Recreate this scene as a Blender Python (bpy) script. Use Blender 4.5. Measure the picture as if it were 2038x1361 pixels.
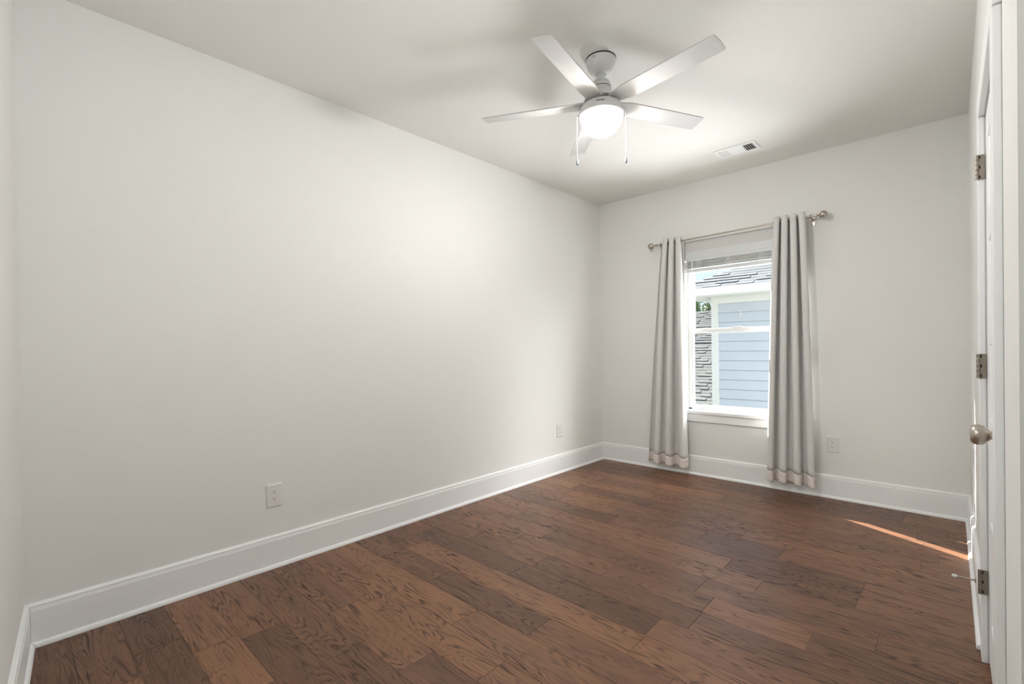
import bpy, bmesh, math, random
from mathutils import Vector, Matrix

random.seed(7)
for o in list(bpy.data.objects):
    bpy.data.objects.remove(o, do_unlink=True)
S = bpy.context.scene
COL = S.collection
PI = math.pi

# ------------------------------------------------------------------ camera
cam_d = bpy.data.cameras.new('camera')
cam = bpy.data.objects.new('camera', cam_d)
COL.objects.link(cam)
S.camera = cam
FPX, YAW, PITCH, ROLL, PCY, CH = 941.16, 0.752130, -0.0061717, -0.0136574, 698.57, 1.2093
fw = Vector((-math.sin(YAW) * math.cos(PITCH), math.cos(YAW) * math.cos(PITCH), math.sin(PITCH)))
r0 = Vector((math.cos(YAW), math.sin(YAW), 0.0))
u0 = r0.cross(fw)
rt = r0 * math.cos(ROLL) + u0 * math.sin(ROLL)
up = -r0 * math.sin(ROLL) + u0 * math.cos(ROLL)
m = Matrix((rt, up, -fw)).transposed().to_4x4()
m.translation = Vector((0, 0, CH))
cam.matrix_world = m
cam_d.sensor_width = 36.0
cam_d.lens = FPX * 36.0 / 2038.0
cam_d.shift_y = (PCY - 680.5) / 2038.0
cam_d.clip_start = 0.02
cam_d.clip_end = 300

# ------------------------------------------------------------------ exposure
S.view_settings.view_transform = 'Standard'
S.view_settings.look = 'None'
S.view_settings.gamma = 1.0
S.view_settings.exposure = 0.49
S.view_settings.use_curve_mapping = False

# ------------------------------------------------------------------ sky
W = bpy.data.worlds.new('sky')
S.world = W
W.use_nodes = True
nt = W.node_tree
nt.nodes.clear()
tc = nt.nodes.new('ShaderNodeTexCoord')
sx = nt.nodes.new('ShaderNodeSeparateXYZ')
nt.links.new(tc.outputs['Generated'], sx.inputs[0])
rp = nt.nodes.new('ShaderNodeValToRGB')
rp.color_ramp.elements[0].position = 0.40
rp.color_ramp.elements[0].color = (0.42, 0.42, 0.40, 1)
rp.color_ramp.elements[1].position = 0.52
rp.color_ramp.elements[1].color = (0.72, 0.86, 1.0, 1)
e = rp.color_ramp.elements.new(1.0)
e.color = (0.40, 0.62, 1.0, 1)
mr = nt.nodes.new('ShaderNodeMapRange')
mr.inputs['From Min'].default_value = -1
mr.inputs['From Max'].default_value = 1
nt.links.new(sx.outputs['Z'], mr.inputs['Value'])
nt.links.new(mr.outputs[0], rp.inputs[0])
bg = nt.nodes.new('ShaderNodeBackground')
bg.inputs['Strength'].default_value = 0.85
nt.links.new(rp.outputs[0], bg.inputs['Color'])
ow = nt.nodes.new('ShaderNodeOutputWorld')
nt.links.new(bg.outputs[0], ow.inputs[0])

# ------------------------------------------------------------------ sun
SUN_AZ = Vector((1.0, -0.49, 0)).normalized()      # the way the light travels over ground
SUN_EL = math.radians(30)
sd = bpy.data.lights.new('sun', 'SUN')
sd.energy = 25.0
sd.angle = math.radians(0.6)
sd.color = (1.0, 0.96, 0.90)
so = bpy.data.objects.new('sun', sd)
COL.objects.link(so)
tr = Vector((SUN_AZ.x * math.cos(SUN_EL), SUN_AZ.y * math.cos(SUN_EL), -math.sin(SUN_EL)))
so.rotation_euler = tr.to_track_quat('-Z', 'Y').to_euler()
so.location = (-6, 8, 6)

# added area lamps outside the window stand in for sky and yard daylight
def day_lamp(name, loc, target, sx_, sy_, power, col, spread):
    d = bpy.data.lights.new(name, 'AREA'); d.shape = 'RECTANGLE'; d.size = sx_; d.size_y = sy_
    d.energy = power; d.color = col; d.spread = math.radians(spread)
    o = bpy.data.objects.new(name, d); COL.objects.link(o); o.location = loc
    o.rotation_euler = (Vector(target) - Vector(loc)).to_track_quat('-Z', 'Y').to_euler()
    return o
SKY_P, YARD_P = 560.0, 570.0
day_lamp('sky_fill_lamp', (2.7, 6.9, 4.0), (-1.42, 4.45, 1.35), 4.5, 4.5, SKY_P, (1.0, 0.985, 0.97), 120)
day_lamp('yard_fill_lamp', (-1.5, 7.6, -1.8), (-1.42, 4.45, 1.4), 6.5, 3.8, YARD_P, (0.98, 0.985, 1.0), 130)

# lamp powers (the lamps themselves are built further down)
FAN_EMIT = 1.25
FAN_BULB = 155.0
FILL_EMIT = 20.0  # glow of the unseen globe added for fill

# ================================================================== helpers
def lin(r, g, b):
    f = lambda c: (c / 255 / 12.92) if c / 255 <= 0.04045 else ((c / 255 + 0.055) / 1.055) ** 2.4
    return (f(r), f(g), f(b), 1)

def mat(name, col, rough=0.5, metal=0.0, noise=0.0, nscale=8.0, bump=0.0, bscale=60.0, spec=0.5, trans=0.0):
    M = bpy.data.materials.new(name)
    M.use_nodes = True
    t = M.node_tree
    b = t.nodes['Principled BSDF']
    b.inputs['Base Color'].default_value = col
    b.inputs['Roughness'].default_value = rough
    b.inputs['Metallic'].default_value = metal
    b.inputs['Specular IOR Level'].default_value = spec
    tcn = t.nodes.new('ShaderNodeTexCoord')
    if noise > 0:
        n = t.nodes.new('ShaderNodeTexNoise')
        n.inputs['Scale'].default_value = nscale
        t.links.new(tcn.outputs['Object'], n.inputs['Vector'])
        mx = t.nodes.new('ShaderNodeMix')
        mx.data_type = 'RGBA'
        mx.inputs['A'].default_value = tuple(c * (1 - noise) for c in col[:3]) + (1,)
        mx.inputs['B'].default_value = tuple(min(1, c * (1 + noise)) for c in col[:3]) + (1,)
        t.links.new(n.outputs['Fac'], mx.inputs['Factor'])
        t.links.new(mx.outputs['Result'], b.inputs['Base Color'])
    if bump > 0:
        n2 = t.nodes.new('ShaderNodeTexNoise')
        n2.inputs['Scale'].default_value = bscale
        n2.inputs['Detail'].default_value = 4
        t.links.new(tcn.outputs['Object'], n2.inputs['Vector'])
        bp = t.nodes.new('ShaderNodeBump')
        bp.inputs['Strength'].default_value = bump
        bp.inputs['Distance'].default_value = 0.002
        t.links.new(n2.outputs['Fac'], bp.inputs['Height'])
        t.links.new(bp.outputs[0], b.inputs['Normal'])
    return M

def link(name, bm, M, parent=None, smooth=False, bevel=0.0, seg=2, autosmooth=None):
    me = bpy.data.meshes.new(name)
    bmesh.ops.recalc_face_normals(bm, faces=bm.faces[:])
    bm.to_mesh(me)
    bm.free()
    o = bpy.data.objects.new(name, me)
    COL.objects.link(o)
    if M:
        me.materials.append(M)
    if parent:
        o.parent = parent
        o.matrix_parent_inverse = Matrix.Translation(-parent.location) if parent.type == 'EMPTY' else Matrix()
    if smooth:
        for p in me.polygons:
            p.use_smooth = True
        me.set_sharp_from_angle(angle=math.radians(autosmooth or 40))
    if bevel:
        bv = o.modifiers.new('bevel', 'BEVEL')
        bv.width = bevel
        bv.segments = seg
        bv.limit_method = 'ANGLE'
        bv.angle_limit = math.radians(40)
    return o

def tag(o, label, cat, group=None, kind=None):
    if label: o['label'] = label
    if cat: o['category'] = cat
    if group: o['group'] = group
    if kind: o['kind'] = kind
    return o

def struct(o):
    o['kind'] = 'structure'
    return o

def empty(name, loc):
    o = bpy.data.objects.new(name, None)
    o.empty_display_size = 0.05
    o.location = loc
    COL.objects.link(o)
    return o

def BM():
    return bmesh.new()

def box(bm, x0, x1, y0, y1, z0, z1, M=None):
    vs = [bm.verts.new((x, y, z)) for z in (z0, z1) for y in (y0, y1) for x in (x0, x1)]
    for f in ((0, 1, 3, 2), (4, 6, 7, 5), (0, 4, 5, 1), (2, 3, 7, 6), (0, 2, 6, 4), (1, 5, 7, 3)):
        bm.faces.new([vs[i] for i in f])
    if M is not None:
        for v in vs:
            v.co = M @ v.co
    return vs

def prism(bm, pts, a, b):
    """closed polygon pts (list of Vector) from offset a to offset b (Vectors)"""
    A = [bm.verts.new(p + a) for p in pts]
    B = [bm.verts.new(p + b) for p in pts]
    bm.faces.new(A)
    bm.faces.new(list(reversed(B)))
    n = len(pts)
    for i in range(n):
        bm.faces.new([A[i], B[i], B[(i + 1) % n], A[(i + 1) % n]])

def lathe(bm, prof, c=(0, 0, 0), n=48, axis='Z', close_ends=True, M=None):
    rings = []
    allv = []
    for r, h in prof:
        ring = []
        for i in range(n):
            a = 2 * PI * i / n
            if axis == 'Z': co = (r * math.cos(a), r * math.sin(a), h)
            elif axis == 'X': co = (h, r * math.cos(a), r * math.sin(a))
            else: co = (r * math.cos(a), h, r * math.sin(a))
            v = bm.verts.new(co)
            ring.append(v); allv.append(v)
        rings.append(ring)
    for a, b in zip(rings, rings[1:]):
        for i in range(n):
            bm.faces.new([a[i], a[(i + 1) % n], b[(i + 1) % n], b[i]])
    if close_ends:
        bm.faces.new(rings[0]); bm.faces.new(list(reversed(rings[-1])))
    for v in allv:
        if M is not None: v.co = M @ v.co
        v.co += Vector(c)

def tube(bm, pts, r, n=10, caps=True):
    pts = [Vector(p) for p in pts]
    rings = []
    ref = Vector((0, 0, 1))
    for i, p in enumerate(pts):
        d = (pts[min(i + 1, len(pts) - 1)] - pts[max(i - 1, 0)]).normalized()
        if abs(d.dot(ref)) > 0.95: rr = Vector((1, 0, 0))
        else: rr = ref
        s = d.cross(rr).normalized(); t = s.cross(d)
        rad = r[i] if isinstance(r, (list, tuple)) else r
        rings.append([bm.verts.new(p + (s * math.cos(2 * PI * k / n) + t * math.sin(2 * PI * k / n)) * rad) for k in range(n)])
    for a, b in zip(rings, rings[1:]):
        for k in range(n):
            bm.faces.new([a[k], a[(k + 1) % n], b[(k + 1) % n], b[k]])
    if caps:
        bm.faces.new(rings[0]); bm.faces.new(list(reversed(rings[-1])))

def torus(bm, c, ax, R, r, n=24, k=8):
    ax = Vector(ax).normalized()
    a = ax.cross(Vector((0, 0, 1))); a = a.normalized() if a.length > 0.01 else Vector((1, 0, 0))
    b = ax.cross(a)
    rings = []
    for i in range(n):
        t = 2 * PI * i / n
        d = a * math.cos(t) + b * math.sin(t)
        rings.append([bm.verts.new(Vector(c) + d * (R + r * math.cos(2 * PI * j / k)) + ax * r * math.sin(2 * PI * j / k)) for j in range(k)])
    for i in range(n):
        A, B = rings[i], rings[(i + 1) % n]
        for j in range(k):
            bm.faces.new([A[j], A[(j + 1) % k], B[(j + 1) % k], B[j]])

# ================================================================== materials
M_wall = mat('wall_paint', lin(236, 236, 233), 0.85, noise=0.012, nscale=2, bump=0.10, bscale=220, spec=0.15)
M_ceil = mat('ceiling_paint', lin(238, 237, 233), 0.9, bump=0.10, bscale=200, spec=0.1)
M_trim = mat('trim_white', lin(244, 245, 245), 0.42, noise=0.01, nscale=3, spec=0.35)
M_fan = mat('fan_white', lin(214, 215, 212), 0.45, noise=0.01, nscale=3, spec=0.35)
M_blade = mat('blade_white', lin(204, 204, 203), 0.5, noise=0.02, nscale=12, spec=0.3)
M_dark = mat('dark_gap', lin(40, 38, 36), 0.7, noise=0.05)
M_nickel = mat('brushed_nickel', lin(186, 178, 168), 0.33, metal=0.9, noise=0.06, nscale=30)
M_bronze = mat('dark_ring_metal', lin(58, 50, 45), 0.35, metal=0.8, noise=0.05)
M_hinge = mat('satin_hinge_metal', lin(150, 142, 130), 0.42, metal=0.8, noise=0.08, nscale=50)
M_vinyl = mat('window_vinyl', lin(216, 218, 218), 0.4, noise=0.01, spec=0.4)
M_plate = mat('outlet_plastic', lin(234, 231, 232), 0.35, noise=0.01, spec=0.4)
M_recept = mat('receptacle_plastic', lin(236, 236, 234), 0.3, noise=0.01, spec=0.4)
M_slot = mat('slot_dark', lin(28, 26, 25), 0.6, noise=0.05)
M_blind = mat('blind_slat', lin(208, 207, 205), 0.5, noise=0.015, nscale=5)
M_cord = mat('blind_cord', lin(238, 238, 236), 0.7, noise=0.02)
M_rubber = mat('white_rubber', lin(235, 235, 232), 0.6, noise=0.02)
M_gutter = mat('gutter_white', lin(196, 200, 202), 0.5, noise=0.02)
M_frieze = mat('exterior_trim', lin(186, 188, 184), 0.6, noise=0.02)
M_logo = mat('logo_grey', lin(70, 70, 72), 0.5, noise=0.05)
M_chain = mat('chain_metal', lin(150, 150, 148), 0.5, metal=0.5, noise=0.05)
M_crystal = mat('chain_pull', lin(150, 158, 165), 0.15, noise=0.05, spec=0.8)

# curtain cloth
def cloth_mat(name, col):
    M = mat(name, col, 0.9, spec=0.1)
    t = M.node_tree; b = t.nodes['Principled BSDF']
    b.inputs['Sheen Weight'].default_value = 0.15
    tcn = t.nodes.new('ShaderNodeTexCoord')
    mp = t.nodes.new('ShaderNodeMapping'); mp.inputs['Scale'].default_value = (260, 260, 60)
    t.links.new(tcn.outputs['Object'], mp.inputs[0])
    n = t.nodes.new('ShaderNodeTexNoise'); n.inputs['Scale'].default_value = 1.0
    t.links.new(mp.outputs[0], n.inputs['Vector'])
    mx = t.nodes.new('ShaderNodeMix'); mx.data_type = 'RGBA'
    mx.inputs['A'].default_value = tuple(c * 0.88 for c in col[:3]) + (1,)
    mx.inputs['B'].default_value = tuple(min(1, c * 1.08) for c in col[:3]) + (1,)
    t.links.new(n.outputs['Fac'], mx.inputs['Factor'])
    t.links.new(mx.outputs['Result'], b.inputs['Base Color'])
    bp = t.nodes.new('ShaderNodeBump'); bp.inputs['Strength'].default_value = 0.15; bp.inputs['Distance'].default_value = 0.001
    t.links.new(n.outputs['Fac'], bp.inputs['Height']); t.links.new(bp.outputs[0], b.inputs['Normal'])
    return M
M_cloth = cloth_mat('curtain_cloth', lin(222, 221, 219))
M_hem = cloth_mat('curtain_hem', lin(236, 228, 222))

# glass: thin pane that lets light through and reflects a little
M_glass = bpy.data.materials.new('window_glass'); M_glass.use_nodes = True
t = M_glass.node_tree; t.nodes.clear()
o_ = t.nodes.new('ShaderNodeOutputMaterial'); tr_ = t.nodes.new('ShaderNodeBsdfTransparent'); gl = t.nodes.new('ShaderNodeBsdfGlossy')
gl.inputs['Roughness'].default_value = 0.02
tr_.inputs['Color'].default_value = (0.96, 0.98, 0.98, 1)
fr = t.nodes.new('ShaderNodeFresnel'); fr.inputs['IOR'].default_value = 1.3
mxs = t.nodes.new('ShaderNodeMixShader')
t.links.new(fr.outputs[0], mxs.inputs[0]); t.links.new(tr_.outputs[0], mxs.inputs[1]); t.links.new(gl.outputs[0], mxs.inputs[2])
t.links.new(mxs.outputs[0], o_.inputs[0])

# emissive bowl
def emit_mat(name, col, strength, base=(0.9, 0.88, 0.82, 1)):
    M = bpy.data.materials.new(name); M.use_nodes = True
    b = M.node_tree.nodes['Principled BSDF']
    b.inputs['Base Color'].default_value = base
    b.inputs['Roughness'].default_value = 0.35
    b.inputs['Emission Color'].default_value = col
    b.inputs['Emission Strength'].default_value = strength
    return M, b
M_bowl, bb = emit_mat('frosted_bowl', (1.0, 0.86, 0.66, 1), FAN_EMIT)
t = M_bowl.node_tree
lw = t.nodes.new('ShaderNodeLayerWeight'); lw.inputs['Blend'].default_value = 0.5
r2 = t.nodes.new('ShaderNodeValToRGB')
r2.color_ramp.elements[0].position = 0.35; r2.color_ramp.elements[0].color = (1.0, 0.91, 0.78, 1)
r2.color_ramp.elements[1].position = 0.95; r2.color_ramp.elements[1].color = (0.52, 0.36, 0.23, 1)
t.links.new(lw.outputs['Facing'], r2.inputs[0]); t.links.new(r2.outputs[0], bb.inputs['Emission Color'])
ts = t.nodes.new('ShaderNodeBsdfTransparent'); ts.inputs['Color'].default_value = (1, 0.97, 0.92, 1)
ms = t.nodes.new('ShaderNodeMixShader'); ms.inputs[0].default_value = 0.22
t.links.new(bb.outputs[0], ms.inputs[1]); t.links.new(ts.outputs[0], ms.inputs[2])
t.links.new(ms.outputs[0], t.nodes['Material Output'].inputs['Surface'])
M_fill, _ = emit_mat('fill_globe_glow', (0.98, 0.99, 1.0, 1), FILL_EMIT)  # glowing surface of the added fill globe

# wood planks
M_wood = bpy.data.materials.new('wood_planks'); M_wood.use_nodes = True
t = M_wood.node_tree; N = t.nodes; L = t.links; b = N['Principled BSDF']
at = N.new('ShaderNodeAttribute'); at.attribute_name = 'grain'      # per plank offset, in metres along / across
ar = N.new('ShaderNodeAttribute'); ar.attribute_name = 'tone'
def mapping(scale):
    mp = N.new('ShaderNodeMapping'); mp.inputs['Scale'].default_value = scale
    L.new(at.outputs['Vector'], mp.inputs[0]); return mp
def noise(mp, sc=1.0, det=3.0, rough=0.5, dist=0.0):
    n = N.new('ShaderNodeTexNoise'); n.inputs['Scale'].default_value = sc; n.inputs['Detail'].default_value = det
    n.inputs['Roughness'].default_value = rough; n.inputs['Distortion'].default_value = dist
    L.new(mp.outputs[0], n.inputs['Vector']); return n
def math_(op, a, b_=None, c_=None):
    x = N.new('ShaderNodeMath'); x.operation = op
    for i, v in enumerate((a, b_, c_)):
        if v is None: continue
        if isinstance(v, (int, float)): x.inputs[i].default_value = v
        else: L.new(v, x.inputs[i])
    return x.outputs[0]
n1 = noise(mapping((1.1, 8.5, 1.0)), 1.0, 2.5, 0.5, 0.3)             # cathedral figure
ring = math_('MULTIPLY', n1.outputs['Fac'], 165.0)
ring = math_('SINE', ring)
ring = math_('MULTIPLY_ADD', ring, 0.5, 0.5)
ring = math_('POWER', ring, 4.0)
nf = noise(mapping((9.0, 150.0, 1.0)), 1.0, 4.0, 0.65)                 # pores
pore = N.new('ShaderNodeMapRange'); pore.inputs['From Min'].default_value = 0.50; pore.inputs['From Max'].default_value = 0.68
L.new(nf.outputs['Fac'], pore.inputs['Value'])
nm = noise(mapping((2.5, 10.0, 1.0)), 1.0, 3.0, 0.6)                   # patchy strength of figure
fig = N.new('ShaderNodeMapRange'); fig.inputs['From Min'].default_value = 0.38; fig.inputs['From Max'].default_value = 0.62
L.new(nm.outputs['Fac'], fig.inputs['Value'])
dk = math_('MULTIPLY', ring, math_('MULTIPLY_ADD', fig.outputs[0], 0.8, 0.12))
dk2 = math_('MULTIPLY_ADD', pore.outputs[0], 0.40, math_('MULTIPLY', dk, 0.85))
nb = noise(mapping((3.0, 16.0, 1.0)), 1.0, 2.0, 0.5)
tone = math_('MULTIPLY_ADD', nb.outputs['Fac'], 0.5, math_('MULTIPLY_ADD', ar.outputs['Fac'], 0.58, 0.10))
cr = N.new('ShaderNodeValToRGB')
cr.color_ramp.elements[0].position = 0.15; cr.color_ramp.elements[0].color = lin(84, 58, 43)
cr.color_ramp.elements[1].position = 0.90; cr.color_ramp.elements[1].color = lin(140, 99, 71)
e = cr.color_ramp.elements.new(0.5); e.color = lin(110, 76, 55)
L.new(tone, cr.inputs[0])
mx = N.new('ShaderNodeMix'); mx.data_type = 'RGBA'
L.new(dk2, mx.inputs['Factor']); L.new(cr.outputs[0], mx.inputs['A']); mx.inputs['B'].default_value = lin(46, 31, 24)
# knots
vo = N.new('ShaderNodeTexVoronoi'); vo.inputs['Scale'].default_value = 1.0
mpk = mapping((1.3, 3.2, 1.0)); L.new(mpk.outputs[0], vo.inputs['Vector'])
kn = N.new('ShaderNodeMapRange'); kn.inputs['From Min'].default_value = 0.0; kn.inputs['From Max'].default_value = 0.10
kn.inputs['To Min'].default_value = 0.55; kn.inputs['To Max'].default_value = 0.0
L.new(vo.outputs['Distance'], kn.inputs['Value'])
mx2 = N.new('ShaderNodeMix'); mx2.data_type = 'RGBA'
L.new(kn.outputs[0], mx2.inputs['Factor']); L.new(mx.outputs['Result'], mx2.inputs['A']); mx2.inputs['B'].default_value = lin(44, 30, 24)
L.new(mx2.outputs['Result'], b.inputs['Base Color'])
rr_ = math_('MULTIPLY_ADD', dk2, 0.25, 0.36)
L.new(rr_, b.inputs['Roughness'])
b.inputs['Specular IOR Level'].default_value = 0.45
bp = N.new('ShaderNodeBump'); bp.inputs['Strength'].default_value = 0.35; bp.inputs['Distance'].default_value = 0.0012
L.new(math_('SUBTRACT', 1.0, dk2), bp.inputs['Height']); L.new(bp.outputs[0], b.inputs['Normal'])
M_gap = mat('plank_gap', lin(34, 24, 19), 0.8, noise=0.05)

# exterior
def shingle_mat(name, c0, c1, tab=0.30, course=0.143):
    M = bpy.data.materials.new(name); M.use_nodes = True
    t = M.node_tree; b = t.nodes['Principled BSDF']; b.inputs['Roughness'].default_value = 0.9
    tcn = t.nodes.new('ShaderNodeTexCoord')
    vo = t.nodes.new('ShaderNodeTexVoronoi'); vo.inputs['Scale'].default_value = 1.0
    mp = t.nodes.new('ShaderNodeMapping'); mp.inputs['Scale'].default_value = (1 / 0.22, 1 / 0.13, 1 / 0.08)
    t.links.new(tcn.outputs['Object'], mp.inputs[0]); t.links.new(mp.outputs[0], vo.inputs['Vector'])
    n = t.nodes.new('ShaderNodeTexNoise'); n.inputs['Scale'].default_value = 30
    t.links.new(tcn.outputs['Object'], n.inputs['Vector'])
    sp = t.nodes.new('ShaderNodeSeparateColor'); t.links.new(vo.outputs['Color'], sp.inputs[0])
    ad = t.nodes.new('ShaderNodeMath'); ad.operation = 'MULTIPLY_ADD'; ad.inputs[1].default_value = 0.6
    t.links.new(sp.outputs[0], ad.inputs[0]); t.links.new(n.outputs['Fac'], ad.inputs[2])
    mx = t.nodes.new('ShaderNodeMix'); mx.data_type = 'RGBA'
    mx.inputs['A'].default_value = c0; mx.inputs['B'].default_value = c1
    t.links.new(ad.outputs[0], mx.inputs['Factor']); t.links.new(mx.outputs['Result'], b.inputs['Base Color'])
    return M
M_shingle = shingle_mat('roof_shingle', lin(56, 60, 64), lin(90, 93, 96))
M_shingle2 = shingle_mat('far_roof_shingle', lin(52, 54, 54), lin(76, 78, 76))
M_siding = mat('lap_siding', lin(160, 168, 176), 0.65, noise=0.02, nscale=4)
M_leaf = mat('leaf', lin(96, 118, 72), 0.7, noise=0.35, nscale=1.2)
M_bark = mat('bark', lin(92, 78, 66), 0.9, noise=0.2, nscale=8)
M_dirt = mat('yard_ground', lin(120, 118, 100), 0.95, noise=0.15, nscale=0.6)

# ================================================================== room data
XL, YB, H = -2.80, 4.417, 2.74
YC = 0.036                       # near left corner
XE = 1.15                        # far side of the side hall
YN = lambda x: YC - 0.077 * (x - XL)   # near wall line
XR = lambda y: 0.077 + 0.005 * (YB - y)  # right wall plane
YT = 1.35                        # where the right wall turns
T = 0.14
OX0, OX1, OZ0, OZ1 = -1.872, -0.972, 0.60, 2.195     # window opening

# floor: every plank is a face of one floor object, grain and tone differ per plank
PW = 0.1644
Y0P = 0.823
known = {0: [-1.80], 1: [-1.533], 2: [-2.067, -1.276], 3: [-1.62], 4: [-1.32], 7: [-0.84], 8: [-0.439], 9: [-0.235],
         10: [-1.122, -0.722], 11: [-0.922], 12: [-0.335], 13: [-0.738], 5: [-2.45, -0.95], 6: [-1.75]}
bm = BM()
gl_ = bm.loops.layers.float_vector.new('grain')
tl_ = bm.loops.layers.float.new('tone')
for k in range(-9, 23):
    ya, yb = Y0P + k * PW, Y0P + (k + 1) * PW
    rnd = random.Random(100 + k)
    cuts = sorted(known.get(k, [rnd.uniform(-2.6, -1.6)]))
    out = list(cuts)
    x = cuts[-1]
    while x < XE + 0.3:
        x += rnd.choice([0.42, 0.55, 0.7, 0.85, 1.05, 1.2]) * rnd.uniform(0.93, 1.07); out.append(x)
    x = cuts[0]
    while x > XL - 0.3:
        x -= rnd.choice([0.42, 0.55, 0.7, 0.85, 1.05, 1.2]) * rnd.uniform(0.93, 1.07); out.append(x)
    out.sort()
    for xa, xb in zip(out, out[1:]):
        g = 0.0007
        xa_, xb_ = max(xa, XL) + g, min(xb, XE + 0.1) - g
        ya_, yb_ = ya + g, min(yb, YB) - g
        if xb_ - xa_ < 0.02 or yb_ <= ya_: continue
        ox, oy, oz = rnd.uniform(0, 60), rnd.uniform(0, 60), rnd.uniform(0, 60)
        tone_v = rnd.choice([0.12, 0.3, 0.45, 0.5, 0.6, 0.7, 0.85]) + rnd.uniform(-.08, .08)
        c = 0.0016
        inn = [(xa_ + c, ya_ + c, 0), (xb_ - c, ya_ + c, 0), (xb_ - c, yb_ - c, 0), (xa_ + c, yb_ - c, 0)]
        outr = [(xa_, ya_, -0.0009), (xb_, ya_, -0.0009), (xb_, yb_, -0.0009), (xa_, yb_, -0.0009)]
        vi = [bm.verts.new(p) for p in inn]; vo_ = [bm.verts.new(p) for p in outr]
        fs = [bm.faces.new(vi)]
        for i in range(4):
            fs.append(bm.faces.new([vo_[i], vo_[(i + 1) % 4], vi[(i + 1) % 4], vi[i]]))
        for f in fs:
            for lp in f.loops:
                lp[gl_] = Vector((lp.vert.co.x + ox, lp.vert.co.y + oy, oz)); lp[tl_] = tone_v
# subfloor seen as the dark line between planks
nbm = len(bm.faces)
for f in bm.faces: f.material_index = 0
vs = box(bm, XL - T, XE + T, -0.8, YB + 0.05, -0.05, -0.0012)
for f in bm.faces[:]:
    pass
bm.faces.ensure_lookup_table()
for i in range(nbm, len(bm.faces)): bm.faces[i].material_index = 1
floor = struct(link('floor', bm, M_wood))
floor.data.materials.append(M_gap)

bm = BM(); box(bm, XL - T, XE + T, -0.8, YB + T, H, H + 0.1)
struct(link('ceiling', bm, M_ceil))
bm = BM(); box(bm, XL - T, XL, YC - 0.3, YB + T, -0.05, H)
struct(link('wall_left', bm, M_wall))
# window wall
bm = BM()
box(bm, XL, OX0, YB, YB + T, -0.05, H)
box(bm, OX1, XE + T, YB, YB + T, -0.05, H)
box(bm, OX0, OX1, YB, YB + T, -0.05, OZ0)
box(bm, OX0, OX1, YB, YB + T, OZ1, H)
struct(link('wall_back', bm, M_wall))
# near wall: a gentle angle
bm = BM()
prism(bm, [Vector((XL, YC, 0)), Vector((XE, YN(XE), 0)), Vector((XE, YN(XE) - T, 0)), Vector((XL, YC - T, 0))], Vector((0, 0, -0.05)), Vector((0, 0, H)))
struct(link('wall_front', bm, M_wall))
# right wall with door opening
DY0, DY1, DZ = 1.79, 2.50, 2.05
bm = BM()
def rwall(y0, y1, z0, z1, thick=0.12):
    pts = [Vector((XR(y0), y0, 0)), Vector((XR(y1), y1, 0)), Vector((XR(y1) + thick, y1, 0)), Vector((XR(y0) + thick, y0, 0))]
    prism(bm, pts, Vector((0, 0, z0)), Vector((0, 0, z1)))
rwall(DY1 + 0.02, YB, -0.05, H); rwall(YT, DY0 - 0.02, -0.05, H); rwall(DY0 - 0.02, DY1 + 0.02, DZ + 0.02, H)
struct(link('wall_right', bm, M_wall))
# hall side: return wall and its end wall
bm = BM(); box(bm, XR(YT) + 0.12, XE, YT, YT + 0.12, -0.05, H)
box(bm, XR(2.0) + 0.12, XE, YT + 0.9, YT + 1.02 + 0.5, -0.05, H) if False else None
struct(link('wall_hall', bm, M_wall))
bm = BM(); box(bm, XE, XE + T, -0.8, YB, -0.05, H)
struct(link('wall_hall_end', bm, M_wall))

# baseboards: moulded profile (depth, height)
BBP = [(0, 0), (0.030, 0), (0.030, 0.006), (0.027, 0.014), (0.020, 0.019), (0.0165, 0.021), (0.0165, 0.150), (0.0150, 0.152),
       (0.0150, 0.157), (0.0135, 0.160), (0.0135, 0.170), (0.0085, 0.1725), (0.0045, 0.178), (0, 0.179)]
def baseboard(name, p0, p1, nrm, miter0=0, miter1=0):
    bm = BM()
    p0, p1, nrm = Vector(p0), Vector(p1), Vector(nrm)
    d = (p1 - p0).normalized()
    A = [bm.verts.new(p0 + nrm * a + Vector((0, 0, h)) + d * a * miter0) for a, h in BBP]
    B = [bm.verts.new(p1 + nrm * a + Vector((0, 0, h)) - d * a * miter1) for a, h in BBP]
    bm.faces.new(A); bm.faces.new(list(reversed(B)))
    for i in range(len(BBP)):
        j = (i + 1) % len(BBP)
        bm.faces.new([A[i], B[i], B[j], A[j]])
    return struct(link(name, bm, M_trim))
baseboard('baseboard_left', (XL, YC, 0), (XL, YB, 0), (1, 0, 0), 1, 1)
baseboard('baseboard_back', (XL, YB, 0), (XR(YB), YB, 0), (0, -1, 0), 1, 1)
baseboard('baseboard_right', (XR(YB), YB, 0), (XR(DY1 + 0.095), DY1 + 0.095, 0), (-1, 0, 0), 1, 0)
baseboard('baseboard_front', (XL, YC, 0), (XE, YN(XE), 0), (0.0768, 0.997, 0), 1, 0)
baseboard('baseboard_hall', (XR(YT) , YT, 0), (XE, YT, 0), (0, -1, 0), 0, 1)

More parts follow.
